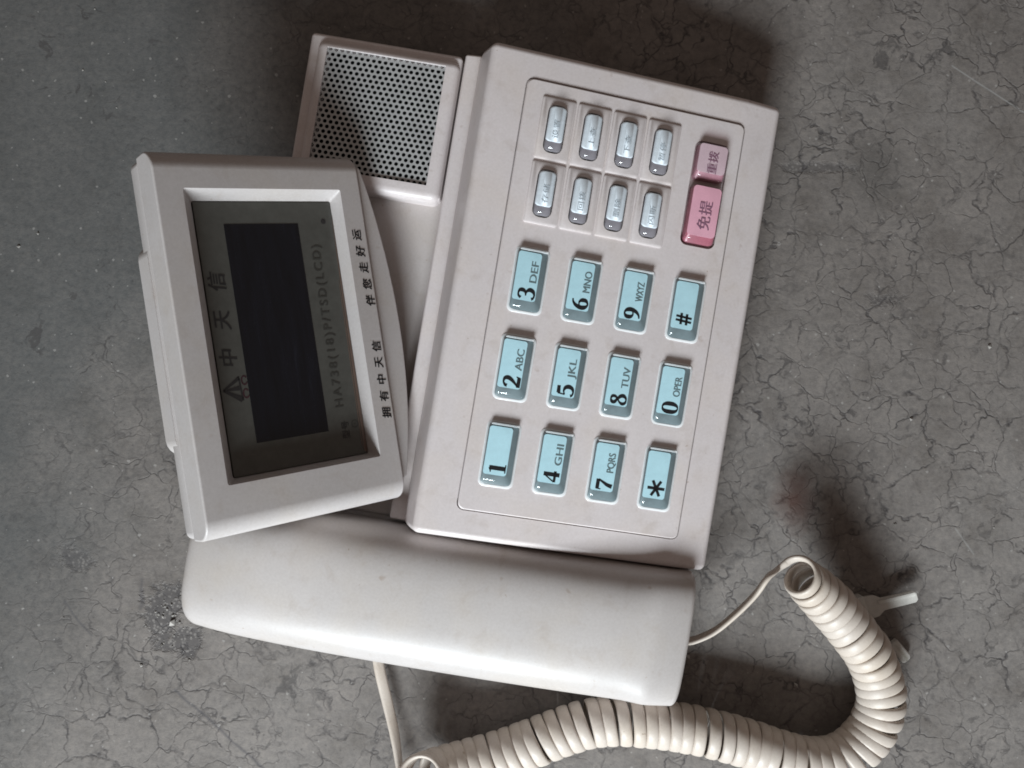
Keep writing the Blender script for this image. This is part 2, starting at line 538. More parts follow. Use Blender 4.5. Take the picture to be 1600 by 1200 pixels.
# keypad housing with a pocket for the key panel
prof = [(-24.2, 19), (-24.0, 30.5), (-22.4, 39.0), (A_L, Z_L), (51.5, ztop(51.5)), (A_R + 1.6, Z_R - 1.7), (A_R + 0.8, 26), (A_R - 1.0, 18.4)]
PA0, PA1, PB0, PB1 = -8.95 * KS * CS, 51.3 * KS * CS, -34.5 * KS, 80.0 * KS
g = 0.32
cut = loft([[(x, y, z) for x, y in rr(PA0 - g, PA1 + g, PB0 - g, PB1 + g, 2.0)] for z in (-0.9, 6)])
xf(cut, KPmm)
me = bake(bm_to_mesh(prism(prof, B_LO, B_HI), 'k'), 1.9, [bm_to_mesh(cut, 'c')], segs=5, angle=14)
place('keypad_housing', smooth(me, 40), 'cream', phone)

# key layout on the keypad plane
NUM_A = [x * KS * CS for x in (-0.2, 14.2, 28.65, 43.1)]
NUM_B = [x * KS for x in (27.6, 4.3, -18.8)]
MEM_A = [x * KS * CS for x in (0.15, 9.8, 19.45, 29.1)]
MEM_B = [x * KS for x in (67.9, 50.8)]
RED_A = 43.2 * KS * CS
RED = [(67.8 * KS, 11.0 * KS, 0), (53.4 * KS, 16.8 * KS, 1)]
NW, NL = 9.1 * KS, 17.2 * KS
MW, ML = 5.0 * KS, 12.4 * KS

holes = []
clr = 0.14


def hole(a, b, w, l, r): holes.append(loft([[(x, y, z) for x, y in rr(a - w / 2 - clr, a + w / 2 + clr, b - l / 2 - clr, b + l / 2 + clr, r)] for z in (-6, 6)]))


for a in NUM_A:
    for b in NUM_B: hole(a, b, NW, NL, 1.7)
for a in MEM_A:
    for b in MEM_B: hole(a, b, MW, ML, 1.9)
rb0, rb1 = RED[1][0] - RED[1][1] / 2, RED[0][0] + RED[0][1] / 2
hole(RED_A, (rb0 + rb1) / 2, 9.6 * KS, rb1 - rb0, 1.9)
panel = loft([[(x, y, z) for x, y in rr(PA0 + i, PA1 - i, PB0 + i, PB1 - i, 1.7)] for z, i in ((-0.8, 0), (0.25, 0), (0.5, 0.28))])
me = bake(bm_to_mesh(panel, 'p'), None, [bm_to_mesh(join_bm(holes), 'h')])
place('key_panel', smooth(me, 32, False), 'cream', phone, KP)

# raised surround pads of the eight narrow buttons
PADW, PADL = 9.15 * KS, 16.4 * KS
pw, pl = PADW / 2, PADL / 2
pad = loft([[(x, y, z) for x, y in rr(-pw + i, pw - i, -pl + i, pl - i, 0.5, 2)] for z, i in ((0.3, 0), (0.85, 0.05), (1.05, 0.35))])
pcut = loft([[(x, y, z) for x, y in rr(-MW / 2 - clr, MW / 2 + clr, -ML / 2 - clr, ML / 2 + clr, 1.9)] for z in (-3, 6)])
pad_me = smooth(bake(bm_to_mesh(pad, 'p'), None, [bm_to_mesh(pcut, 'c')]), 32, False)
first = None
for a in MEM_A:
    for b in MEM_B:
        m4 = KP @ Matrix.Translation(Vector((a, b, 0)) * MM)
        if first is None: first = place('button_surround', pad_me, 'cream', phone, m4)
        else:
            o = first.copy(); COL.objects.link(o); o.parent = phone; o.matrix_basis = m4


def key_loops(w, l, base, top, ins, r):
    """ins: inset of the top face on a-, a+, b-, b+; rounded shoulders"""
    out = []
    for t, z in ((0, base), (0.0, base + 0.3 * (top - base)), (0.25, base + 0.62 * (top - base)), (0.55, top - 0.42), (0.80, top - 0.12), (1.08, top)):
        out.append([(x, y, z) for x, y in rr(-w / 2 + ins[0] * t, w / 2 - ins[1] * t, -l / 2 + ins[2] * t, l / 2 - ins[3] * t, r)])
    return out


# number key: clear cap over a grey-blue core with a pale blue printed card
INS = (0.55, 1.55, 2.5, 0.9)
cap_me = smooth(bm_to_mesh(loft(key_loops(NW, NL, -0.7, 2.35, INS, 1.5), cap0=False), 'c'), 50, False)
sh = 0.45
core_me = smooth(bm_to_mesh(loft([[(x, y, z) for x, y in rr(-NW / 2 + 0.4 + i0, NW / 2 - 0.45 - i1, -NL / 2 + 0.5 + i2, NL / 2 - 0.5 - i3, 1.0)]
                                 for z, i0, i1, i2, i3 in ((-0.7, 0, 0, 0, 0), (0.72, 0, 0, 0, 0), (1.7, 0.20, 1.85, 2.4, 0.5))]), 'c'), 30, False)
ca0, ca1, cb0, cb1 = -NW / 2 + 0.62, NW / 2 - 2.30, -NL / 2 + 3.15, NL / 2 - 1.35
card_me = smooth(bm_to_mesh(loft([[(x, y, z) for x, y in rr(ca0, ca1, cb0, cb1, 0.7)] for z in (1.66, 1.84)]), 'c'), 30, False)

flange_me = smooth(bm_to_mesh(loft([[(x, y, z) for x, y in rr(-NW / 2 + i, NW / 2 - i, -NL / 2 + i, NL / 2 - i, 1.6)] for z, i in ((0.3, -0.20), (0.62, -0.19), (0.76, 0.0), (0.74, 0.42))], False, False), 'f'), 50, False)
glint_me = smooth(bm_to_mesh(loft([[(x, y, z) for x, y in rr(-NW / 2 + 0.9, NW / 2 - 0.7, NL / 2 - 0.95 - i, NL / 2 - 0.50, 0.2, 2)] for z, i in ((1.0, 0.0), (1.7, 0.0), (1.9, -0.1))]), 'e'), 40, False)  # pale bar painted as the glint along the cap's upper edge
# bold serif figures drawn as strokes: (x, y, width) in a box 0.72 wide and 1 high
DIG = {
    '1': [[(.36, .02, .20), (.36, .98, .20)], [(.12, .03, .06), (.60, .03, .06)], [(.10, .88, .05), (.22, .90, .07), (.36, .97, .08)]],
    '2': [[(.10, .74, .16), (.13, .86, .13), (.30, .97, .09), (.50, .92, .16), (.56, .74, .20), (.46, .52, .17), (.26, .28, .11), (.06, .09, .07)], [(.05, .09, .18), (.62, .09, .18)], [(.60, .04, .06), (.66, .26, .05)]],
    '3': [[(.10, .80, .13), (.20, .94, .10), (.38, .97, .09), (.53, .88, .17), (.54, .70, .18), (.42, .56, .10), (.24, .53, .06)], [(.28, .54, .06), (.48, .50, .11), (.60, .32, .20), (.52, .12, .17), (.32, .03, .09), (.14, .08, .10), (.09, .18, .15)]],
    '4': [[(.48, .02, .19), (.48, .98, .19)], [(.46, .97, .06), (.05, .32, .06)], [(.04, .30, .13), (.68, .30, .13)]],
    '5': [[(.18, .90, .19), (.60, .92, .16)], [(.16, .94, .06), (.12, .52, .06)], [(.12, .52, .06), (.32, .60, .09), (.52, .52, .17), (.59, .32, .20), (.50, .11, .16), (.30, .03, .09), (.12, .08, .10), (.08, .18, .15)]],
    '6': [[(.60, .94, .07), (.42, .90, .10), (.24, .72, .16), (.14, .44, .20), (.17, .20, .19), (.30, .05, .10), (.44, .05, .10), (.57, .18, .18), (.57, .40, .18), (.44, .54, .09), (.28, .52, .06), (.17, .40, .06)]],
    '7': [[(.08, .90, .18), (.64, .90, .18)], [(.63, .86, .08), (.48, .58, .12), (.34, .30, .17), (.28, .02, .20)], [(.08, .98, .05), (.06, .68, .05)]],
    '8': [[(.34, .97, .08), (.18, .88, .15), (.17, .72, .16), (.34, .58, .13), (.54, .40, .17), (.58, .22, .18), (.48, .07, .12), (.34, .03, .08), (.18, .08, .13), (.11, .24, .15), (.20, .42, .09), (.36, .54, .07), (.50, .70, .13), (.50, .88, .14), (.34, .97, .08)]],
    '9': [[(.10, .06, .07), (.28, .10, .10), (.46, .28, .16), (.56, .56, .20), (.53, .80, .19), (.40, .95, .10), (.26, .95, .10), (.13, .82, .18), (.13, .60, .18), (.26, .46, .09), (.42, .48, .06), (.53, .60, .06)]],
    '0': [[(.36, .98, .07), (.21, .90, .13), (.13, .70, .19), (.12, .50, .20), (.13, .30, .19), (.21, .10, .13), (.36, .02, .07), (.51, .10, .13), (.59, .30, .19), (.60, .50, .20), (.59, .70, .19), (.51, .90, .13), (.36, .98, .07)]],
    '#': [[(.24, .04, .10), (.30, .96, .10)], [(.46, .04, .10), (.52, .96, .10)], [(.06, .32, .12), (.68, .34, .12)], [(.07, .64, .12), (.70, .66, .12)]],
    '*': [[(.36, .00, .13), (.36, 1.0, .13)], [(-.06, .26, .13), (.78, .74, .13)], [(-.06, .74, .13), (.78, .26, .13)]],
}


def catmull(P, n=6):
    if len(P) == 2: return P
    out = []
    Q = [P[0]] + P + [P[-1]]
    for i in range(1, len(Q) - 2):
        p0, p1, p2, p3 = Q[i - 1], Q[i], Q[i + 1], Q[i + 2]
        for k in range(n):
            t = k / n
            out.append(tuple(0.5 * (2 * b + (c - a) * t + (2 * a - 5 * b + 4 * c - d) * t * t + (3 * b - a - 3 * c + d) * t ** 3) for a, b, c, d in zip(p0, p1, p2, p3)))
    out.append(P[-1])
    return out


def figure_mesh(ch, h, x0, y0, z):
    """figure of height h, its foot towards +x, left edge at y0 (reads along +y)"""
    bm = bmesh.new()
    for st in DIG[ch]:
        P = catmull(st)
        prev = None
        for i, (x, y, w) in enumerate(P):
            j0, j1 = max(0, i - 1), min(len(P) - 1, i + 1)
            dx, dy = P[j1][0] - P[j0][0], P[j1][1] - P[j0][1]
            l = math.hypot(dx, dy) or 1
            nx, ny = -dy / l * w * 0.62, dx / l * w * 0.62
            q = [(x0 - (y + ny) * h, y0 + (x + nx) * h, z), (x0 - (y - ny) * h, y0 + (x - nx) * h, z)]
            cur = [bm.verts.new(v) for v in q]
            if prev: bm.faces.new((prev[0], prev[1], cur[1], cur[0]))
            prev = cur
    for f in bm.faces:
        f.normal_update()
        if f.normal.z < 0: f.normal_flip()
    me = bpy.data.meshes.new('f')
    for v in bm.verts: v.co *= MM
    bm.to_mesh(me); bm.free()
    return me


ZI = 1.88
rows = [['3', '6', '9', '#'], ['2', '5', '8', '0'], ['1', '4', '7', '*']]
lets = {'2': 'ABC', '3': 'DEF', '4': 'GHI', '5': 'JKL', '6': 'MNO', '7': 'PQRS', '8': 'TUV', '9': 'WXYZ', '0': 'OPER'}
for r, b in enumerate(NUM_B):
    for c, a in enumerate(NUM_A):
        ch = rows[r][c]
        lift = rng.uniform(-0.12, 0.12)
        m4 = KP @ Matrix.Translation(Vector((a, b, lift)) * MM) @ Matrix.Rotation(math.radians(rng.uniform(-0.8, 0.8)), 4, 'X') @ Matrix.Rotation(math.radians(rng.uniform(-0.8, 0.8)), 4, 'Y')
        k = place('number_key', cap_me, 'clear', phone, m4)
        place('key_core', core_me, 'blue_core', k)
        place('key_card', card_me, 'blue_card', k)
        place('cap_flange', flange_me, 'frost_glint', k)
        place('cap_glint', glint_me, 'frost_glint', k)
        if ch in '#*':
            fm = figure_mesh(ch, 4.9, 1.9 if ch == '#' else 2.0, -4.7 if ch == '#' else -4.5, ZI)
        else:
            fm = figure_mesh(ch, 4.6, 2.0, -5.35, ZI)
        place('figure', fm, 'ink', k)
        if ch in lets:
            wd = {'WXYZ': 5.2, 'PQRS': 5.2, 'OPER': 5.4, 'MNO': 5.6, 'JKL': 5.2}.get(ch and lets[ch], 5.6)
            lm = shift(text_mesh(lets[ch], 2.8, 0.025, width=wd), 0.85, 2.2, ZI)
            place('letters', lm, 'grey_ink', k)

# narrow buttons: clear barrel caps over white cards
mcap = []
for t, z in ((0, -0.7), (0.0, 1.3), (0.25, 2.0), (0.6, 2.55), (1.0, 2.85)):
    mcap.append([(x, y, z) for x, y in rr(-MW / 2 + 0.9 * t, MW / 2 - 0.9 * t, -ML / 2 + 1.6 * t, ML / 2 - 0.7 * t, 1.5)])
mcap_me = smooth(bm_to_mesh(loft(mcap, cap0=False), 'c'), 60, False)
mcore_me = smooth(bm_to_mesh(loft([[(x, y, z) for x, y in rr(-MW / 2 + 0.2 + i, MW / 2 - 0.2 - i, -ML / 2 + 0.3 + j, ML / 2 - 0.3 - i, 1.1)]
                                  for z, i, j in ((-0.7, 0, 0), (1.1, 0, 0), (1.6, 0.2, 1.0), (1.9, 0.5, 2.2))]), 'c'), 40, False)
mcard_me = smooth(bm_to_mesh(loft([[(x, y, z) for x, y in rr(-MW / 2 + 0.22 + i, MW / 2 - 0.30 - i, -ML / 2 + 2.7, ML / 2 - 0.55, 0.8)]
                                  for z, i in ((1.2, 0), (1.85, 0.05), (2.1, 0.40), (2.2, 1.0))]), 'c'), 60, False)
words = [['设置', '存储'], ['上查', '回拨'], ['下查', '删除'], ['暂停', '闪断']]
for i, a in enumerate(MEM_A):
    for j, b in enumerate(MEM_B):
        m4 = KP @ Matrix.Translation(Vector((a, b, rng.uniform(-0.15, 0.1))) * MM)
        k = place('function_button', mcap_me, 'clear', phone, m4)
        place('key_core', mcore_me, 'grey_core', k)
        place('key_card', mcard_me, 'white_card', k)
        place('letters', shift(text_mesh(words[i][j], 1.9, 0.0, spacing=1.15, width=5.0), 0.0, -0.2, 2.26), 'soft_ink', k)

# the two pink keys share one opening
for b, l, strong in RED:
    w = 9.2 * KS
    l2 = l - 0.5
    m4 = KP @ Matrix.Translation(Vector((RED_A, b, -0.2 if not strong else 0.25)) * MM)
    ins = (0.7, 0.9, 1.9, 0.7)
    k = place('pink_key', smooth(bm_to_mesh(loft(key_loops(w, l2, -0.7, 2.9, ins, 1.6), cap0=False), 'c'), 50, False), 'clear_pink', phone, m4)
    place('key_core', smooth(bm_to_mesh(loft([[(x, y, z) for x, y in rr(-w / 2 + 0.4 + i0, w / 2 - 0.4 - i1, -l2 / 2 + 0.4 + i2, l2 / 2 - 0.4 - i3, 1.2)]
                                              for z, i0, i1, i2, i3 in ((-0.7, 0, 0, 0, 0), (0.9, 0, 0, 0, 0), (2.2, 0.1, 0.3, 1.8, 0.15))]), 'c'), 30, False), 'red_core' if strong else 'pale_red_core', k)
    place('key_card', smooth(bm_to_mesh(loft([[(x, y, z) for x, y in rr(-w / 2 + 0.55, w / 2 - 0.75, -l2 / 2 + 2.25, l2 / 2 - 0.6, 1.0)] for z in (2.15, 2.35)]), 'c'), 30, False),
          'pink_card' if strong else 'pale_pink_card', k)
    tm = text_mesh('免提' if strong else '重拨', 4.0 if strong else 3.1, 0.012, spacing=1.05)
    place('letters', shift(tm, 0.1, -0.2 if strong else -0.1, 2.42), 'mauve_ink', k)

# loudspeaker box with a perforated grille
SA0, SA1, SB0, SB1, SZ = -68.9, -28.6, 46.2, 86.5, 33.0
GA0, GA1, GB0, GB1 = -66.0, -32.6, 50.6, 84.3
sp = boxbm(SA0, SA1, SB0, SB1, 23, SZ)
pc = boxbm(GA0, GA1, GB0, GB1, 27.5, 40)
me = bake(bm_to_mesh(sp, 's'), 2.6, [bm_to_mesh(pc, 'c')], segs=6)
place('speaker_housing', smooth(me, 40), 'cream', phone)
rim = boxbm(-71.4, SA1 + 0.2, SB0 + 1.0, B_HI - 0.5, 22, 31.2)
pc2 = boxbm(GA0 - 0.6, GA1 + 0.6, GB0 - 0.6, GB1 + 0.6, 24, 40)
place('speaker_plinth', smooth(bake(bm_to_mesh(rim, 'r'), 1.2, [bm_to_mesh(pc2, 'c')])), 'cream', phone)
place('speaker_cloth', bm_to_mesh(boxbm(GA0 + .05, GA1 - .05, GB0 + .05, GB1 - .05, 27.55, 27.9), 'b'), 'black', phone)
# perforated sheet: hexagonal cells, every hole a real opening
pitch, rh, zt, zb = 1.66, 0.56, SZ - 0.75, SZ - 0.95
bm = bmesh.new()
vd = {}


def gv(x, y, z):
    k = (round(x, 3), round(y, 3), round(z, 3))
    if k not in vd: vd[k] = bm.verts.new((x, y, z))
    return vd[k]


rowh = pitch * math.sqrt(3) / 2
R6 = pitch / math.sqrt(3)
ny = int((GB1 - GB0) / rowh) + 3
nx = int((GA1 - GA0) / pitch) + 3
for j in range(-1, ny):
    for i in range(-1, nx):
        cx = GA0 + (i + 0.5 * (j % 2)) * pitch
        cy = GB0 + 0.35 + j * rowh
        if not (GA0 - 0.9 < cx < GA1 + 0.9 and GB0 - 0.9 < cy < GB1 + 0.9): continue
        outer, inner, innb = [], [], []
        for k in range(6):
            t0, t1 = math.radians(30 + 60 * k), math.radians(90 + 60 * k)
            p0 = (cx + R6 * math.cos(t0), cy + R6 * math.sin(t0)); p1 = (cx + R6 * math.cos(t1), cy + R6 * math.sin(t1))
            outer += [gv(*p0, zt), gv((p0[0] + p1[0]) / 2, (p0[1] + p1[1]) / 2, zt)]
            for tt in (t0, t0 + math.radians(30)):
                q = (cx + rh * math.cos(tt), cy + rh * math.sin(tt))
                inner.append(bm.verts.new((*q, zt))); innb.append(bm.verts.new((*q, zb)))
        for k in range(12):
            n2 = (k + 1) % 12
            bm.faces.new((outer[k], outer[n2], inner[n2], inner[k]))
            bm.faces.new((inner[k], inner[n2], innb[n2], innb[k]))
me = bpy.data.meshes.new('g')
for v in bm.verts: v.co *= MM
bm.to_mesh(me); bm.free()
place('speaker_grille', me, 'grille', phone)

# ------------------------------------------------------------------ tilted display (part of the telephone)
phi, tilt = math.radians(8.69), math.radians(39.3)
hd = Vector((math.cos(phi), math.sin(phi), 0))
e2 = Vector((-math.sin(phi), math.cos(phi), 0))
e1 = hd * math.cos(tilt) - Vector((0, 0, 1)) * math.sin(tilt)
en = e1.cross(e2)
DC = Vector((-56.71, 12.43, 58.0 - Z0)) * MM
MD = Matrix((( e1.x, e2.x, en.x, DC.x), (e1.y, e2.y, en.y, DC.y), (e1.z, e2.z, en.z, DC.z), (0, 0, 0, 1)))
MDL = MT.inverted() @ MD
DS = 1.0083
dw, dh = 93.6 * DS / 2, 55.1 * DS / 2
# front frame: rounded long sides, sloping reveal round the screen
side = []
R = 5.0
for t in range(0, 7):
    an = math.radians(90 * t / 6)
    side.append((dw - R + R * math.cos(an), -R + R * math.sin(an)))          # (b, n)
half = [(dw, -9.4)] + side
loop = half + [(-b, n) for b, n in half[::-1]]
frame = loft([[(x, b * (1 - (0.0 if abs(x) < dh - 0.5 else 0.006)), n) for b, n in loop] for x in (-dh, dh)])
oc = loft([[(x, y, z) for x, y in rr(a0, a1, b0, b1, r, 3)] for z, a0, a1, b0, b1, r in
           ((-12, -17.9, 20.3, -33.4, 35.0, 0.6), (-4.2, -17.9, 20.3, -33.4, 35.0, 0.6), (0.0, -21.1, 21.6, -34.6, 37.2, 0.6), (1.0, -21.9, 21.9, -34.9, 37.7, 0.6))])
me = bake(bm_to_mesh(frame, 'f'), 0.55, [bm_to_mesh(oc, 'c')], segs=3, angle=40)
display = place('display_unit', smooth(me, 38), 'display', phone, MDL)
# rear shell, a little smaller so a seam shows, thicker in the middle
sd = dh - 0.15
shell = loft([[(x, y, z) for x, y in rr(-sd + i, sd - i, -dw + 0.4 + i, dw - 0.4 - i, 2.0, 4)] for z, i in ((-9.7, 0.25), (-10.0, 0), (-14.0, 0.0), (-15.5, 1.2))])
place('rear_shell', smooth(bm_to_mesh(shell, 's'), 40), 'display', display)
hump = loft([[(x, y, z) for x, y in rr(-sd - 0.3 + i, sd - 9 - i, -26 + i * 2, 27 - i * 2, 4, 5)] for z, i in ((-11.0, 0.0), (-17.6, 0.0), (-19.2, 2.0))])
place('battery_hump', smooth(bm_to_mesh(hump, 'h'), 40), 'display', display)
# curved lip below the frame
arc = [(dh + 0.28, 43.6)]
for k in range(0, 19):
    u = k / 18
    arc.append((dh + 0.45 + 6.5 * (math.sin(math.pi * (0.03 + 0.94 * u)) ** 0.75) * (0.92 + 0.16 * u), 43.6 - u * 85.0))
arc.append((dh + 0.28, -41.6))
lip = join_bm([loft([[(x, y, z) for x, y in arc] for z in (-5.2, -1.0)]), loft([[(x, y, z) for x, y in rr(22.5, dh + 3.2, -28, 28, 1)] for z in (-8.0, -4.6)])])
place('curved_lip', smooth(bake(bm_to_mesh(lip, 'l'), 0.5, segs=3)), 'display', display)
# swivel neck down to the recess
nk = [[(v.x + r * math.cos(t), v.y + r * math.sin(t), v.z) for t in [i * math.pi / 12 for i in range(24)]] for v, r in ((Vector((-52, 3, 24)), 15), (Vector((-52, 3, 38)), 12))]
place('swivel_neck', smooth(bm_to_mesh(loft(nk), 'n'), 40), 'cream_dark', phone)
# smoked sheet, dark crystal field and printing
place('screen_sheet', bm_to_mesh(boxbm(-17.6, 20.2, -33.2, 34.8, -5.2, -4.0), 's'), 'lcd_sheet', display)
lcd = loft([[(x, y, z) for x, y in ((-10.5, -25.8), (9.6, -25.8), (9.8, 29.1), (-10.5, 29.2))] for z in (-4.1, -3.93)])
place('liquid_crystal_field', bm_to_mesh(lcd, 'l'), 'lcd', display)
place('pane_edge', bm_to_mesh(loft([[(x, y, z) for x, y in ((19.2, -32.5), (20.15, -33.0), (20.15, 31.0), (19.75, 12.0))] for z in (-4.05, -3.9)]), 'p'), 'amber_edge', display)
place('pane_edge', bm_to_mesh(loft([[(x, y, z) for x, y in ((18.75, -30.0), (18.95, -32.0), (19.45, 10.0), (19.35, 14.0))] for z in (-4.05, -3.92)]), 'p'), 'amber_edge', display)
ZS = -3.95
for ch, y in (('中', -4.0), ('天', 5.2), ('信', 15.0)):
    place('screen_lettering', shift(text_mesh(ch, 4.9, 0.03, shear=0.15), -14.6, y, ZS), 'screen_ink', display)
place('model_lettering', shift(text_mesh('HA738(18)P/TSD(LCD)', 3.5, 0.02, spacing=1.35, width=43.2), 14.2, 1.6, ZS), 'screen_grey_ink', display)
place('screen_mark', shift(text_mesh('型号', 2.4, 0.01, width=4.6), 14.6, -26.2, ZS), 'screen_ink', display)
place('screen_mark', shift(text_mesh('●', 1.9), 17.4, 29.6, ZS), 'screen_ink', display)
place('screen_mark', shift(text_mesh('⊙', 3.0, 0.02), 17.6, -25.0, ZS), 'screen_grey_ink', display)
# emblem: a ribbed triangle standing on two small arcs


def strip_mesh(lines, z):
    bm = bmesh.new()
    for P in lines:
        prev = None
        for i, (x, y, w) in enumerate(P):
            j0, j1 = max(0, i - 1), min(len(P) - 1, i + 1)
            dx, dy = P[j1][0] - P[j0][0], P[j1][1] - P[j0][1]
            l = math.hypot(dx, dy) or 1
            cur = [bm.verts.new((x - dy / l * w / 2, y + dx / l * w / 2, z)), bm.verts.new((x + dy / l * w / 2, y - dx / l * w / 2, z))]
            if prev: bm.faces.new((prev[0], prev[1], cur[1], cur[0]))
            prev = cur
    for f in bm.faces:
        f.normal_update()
        if f.normal.z < 0: f.normal_flip()
    me = bpy.data.meshes.new('s')
    for v in bm.verts: v.co *= MM
    bm.to_mesh(me); bm.free()
    return me


tri = [[(-17.0, -11.9, 0.5), (-12.6, -9.2, 0.9)], [(-17.0, -11.9, 0.6), (-12.4, -14.6, 1.5)], [(-16.2, -11.9, 0.4), (-12.8, -11.7, 1.2)], [(-12.7, -8.8, 0.45), (-12.3, -14.9, 0.45)]]
place('screen_emblem', strip_mesh(tri, ZS), 'screen_ink', display)
arcs = []
for y0 in (-9.9, -13.2):
    arcs.append([(-11.3 + 0.9 * math.cos(t) * 0.8, y0 + 1.1 * math.sin(t), 0.35) for t in [0.6 + i * 5.2 / 9 for i in range(10)]])
place('screen_emblem', strip_mesh(arcs, ZS), 'screen_red_ink', display)
# motto on the frame
for i, ch in enumerate('拥有中天信'):
    place('frame_lettering', shift(text_mesh(ch, 3.0, 0.035, shear=0.12), 25.35, -23.4 + i * 4.52, 0.05), 'ink', display)
for i, ch in enumerate('伴您走好运'):
    place('frame_lettering', shift(text_mesh(ch, 3.0, 0.035, shear=0.12), 25.7 - i * 0.28, 7.05 + i * 4.45, 0.05), 'ink', display)

# ------------------------------------------------------------------ handset
HB = empty('handset', MT)
tag(HB, 'smooth cream receiver lying lengthwise beside the number keys', 'handset')
bC, HWID = -62.4, 18.95


def sm(x): x = max(0.0, min(1.0, x)); return x * x * (3 - 2 * x)


def station(a):
    """centre, half width, crown height of the handset at a"""
    u = (a + 10) / 68.0
    zt_ = 46.5 - 3.6 * u * u
    w = HWID
    bc = bC
    if a > 49.5: zt_ -= 2.6 * ((a - 49.5) / 8.0) ** 1.2
    if a < -60: zt_ -= 1.8 * ((-60 - a) / 18.0) ** 2
    if a < -40: w -= 0.9 * ((-40 - a) / 38.0) ** 2
    return bc, w, zt_


A0, A1 = -79.8, 59.0
stations = []
rc = 4.6
for i in range(10):
    t = math.radians(90 * i / 9)
    stations.append((A0 + rc * (1 - math.cos(t)), rc * (1 - math.sin(t)), 2.2 * (1 - math.sin(t)) ** 1.6))
a = A0 + rc
while a < 49.0:
    a += 3.4
    if a < 49.0: stations.append((a, 0, 0))
stations += [(49.0, 0, 0), (50.0, 0.0, 0.15), (51.5, 0.05, 0.1)]
for i in range(7):
    t = math.radians(90 * i / 6)
    stations.append((A1 - 1.5 + 1.5 * math.sin(t), 1.5 * (1 - math.cos(t)), 1.2 * (1 - math.cos(t))))
loops = []
NP = 40
for a, dwid, dz in stations:
    bc, w, zt_ = station(a)
    w -= dwid
    zt_ -= dz
    zs = zt_ - 12.5
    lp = []
    for k in range(NP + 1):              # over the top from the outer side to the keypad side
        t = math.pi * k / NP
        c_, s_ = math.cos(t), math.sin(t)
        ex = 4.0 + 2.0 * sm((a - 40) / 12) + 0.5 * sm((-60 - a) / 12)
        b = -math.copysign(abs(c_) ** (2 / ex), c_) * w
        z = zs + (zt_ - zs) * abs(s_) ** (2 / (3.2 + 1.4 * sm((a - 44) / 8)))
        z += 0.020 * b - 1.7 * (b / w) ** 2
        lp.append((a, bc + b, z))
    lp.append((a, bc + w * 0.985, zs - 6.0))
    lp.insert(0, (a, bc - w * 0.985, zs - 6.0))
    loops.append(lp)
me = smooth(bm_to_mesh(loft(loops), 'h'), 48, False)
place('upper_shell', me, 'handset', HB)
loops = []
for a, dwid, dz in stations:
    bc, w, zt_ = station(a)
    w = w - dwid - 0.5
    zs = zt_ - dz - 18.4
    ends = max(sm((-42 - a) / 10), sm((a - 22) / 10))
    zbt = 26.2 - 1.95 * ends
    zs = max(zs, zbt + 0.6)
    lp = [(a, bc - w, zs), (a, bc + w, zs), (a, bc + w * 0.97, zbt + 0.8), (a, bc + w * 0.90, zbt), (a, bc - w * 0.90, zbt), (a, bc - w * 0.97, zbt + 0.8)]
    loops.append(lp)
place('lower_shell', smooth(bm_to_mesh(loft(loops), 'l'), 40, False), 'handset', HB)

# ------------------------------------------------------------------ coiled cord


def sweep(points, wide, w, h, n=12, caps=True):
    """flat cord: at every point a rounded flat section, 'wide' is the direction of its width"""
    bm = bmesh.new()
    prev = None
    N = len(points)
    for i in range(N):
        T = (points[min(N - 1, i + 1)] - points[max(0, i - 1)]).normalized()
        W = wide[i] - T * wide[i].dot(T)
        W.normalize()
        U = T.cross(W)
        ring = []
        for k in range(n):
            t = 2 * math.pi * k / n
            c_, s_ = math.cos(t), math.sin(t)
            ring.append(bm.verts.new(points[i] + W * (math.copysign(abs(c_) ** 0.80, c_) * w / 2) + U * (math.copysign(abs(s_) ** 0.8, s_) * h / 2)))
        if prev:
            for k in range(n): bm.faces.new((prev[k], prev[(k + 1) % n], ring[(k + 1) % n], ring[k]))
        elif caps: bm.faces.new(ring[::-1])
        prev = ring
    if caps: bm.faces.new(prev)
    return bm


def spline(P, n=24):
    Q = [P[0] * 2 - P[1]] + P + [P[-1] * 2 - P[-2]]
    out = []
    for i in range(1, len(Q) - 2):
        for k in range(n):
            t = k / n
            a, b, c, d = Q[i - 1], Q[i], Q[i + 1], Q[i + 2]
            out.append(0.5 * (2 * b + (c - a) * t + (2 * a - 5 * b + 4 * c - d) * t * t + (3 * b - a - 3 * c + d) * t ** 3))
    out.append(P[-1])
    return out


CW, CH = 3.55, 1.5
CR = 6.2
axis_px = [(1247, 897, 22.5), (1254, 903, 20.2), (1266, 914, 17.6), (1285, 932, 15.2), (1308, 957, 13.6), (1333, 988, 12.4), (1356, 1020, 11.2), (1370, 1053, 9.8),
           (1377, 1088, 9.2), (1371, 1122, 8.6), (1350, 1156, 8.4), (1315, 1183, 8.8), (1270, 1190, 9.2), (1222, 1180, 9.4), (1172, 1163, 9.3), (1122, 1149, 9.0), (1072, 1138, 8.8),
           (1022, 1131, 8.6), (972, 1127, 8.4), (924, 1130, 8.2), (880, 1143, 8.0), (836, 1160, 7.8), (792, 1176, 7.8), (748, 1189, 8.2), (708, 1200, 9.4), (678, 1208, 11.6), (663, 1212, 14.5), (657, 1214, 18.0)]
path = spline([gp(*p) for p in axis_px], 30)
# resample by arc length
L = [0]
for i in range(1, len(path)): L.append(L[-1] + (path[i] - path[i - 1]).length)
total = L[-1]


def at(s):
    lo, hi = 0, len(L) - 1
    while hi - lo > 1:
        m = (lo + hi) // 2
        if L[m] <= s: lo = m
        else: hi = m
    t = (s - L[lo]) / max(1e-6, L[hi] - L[lo])
    return path[lo].lerp(path[hi], t)


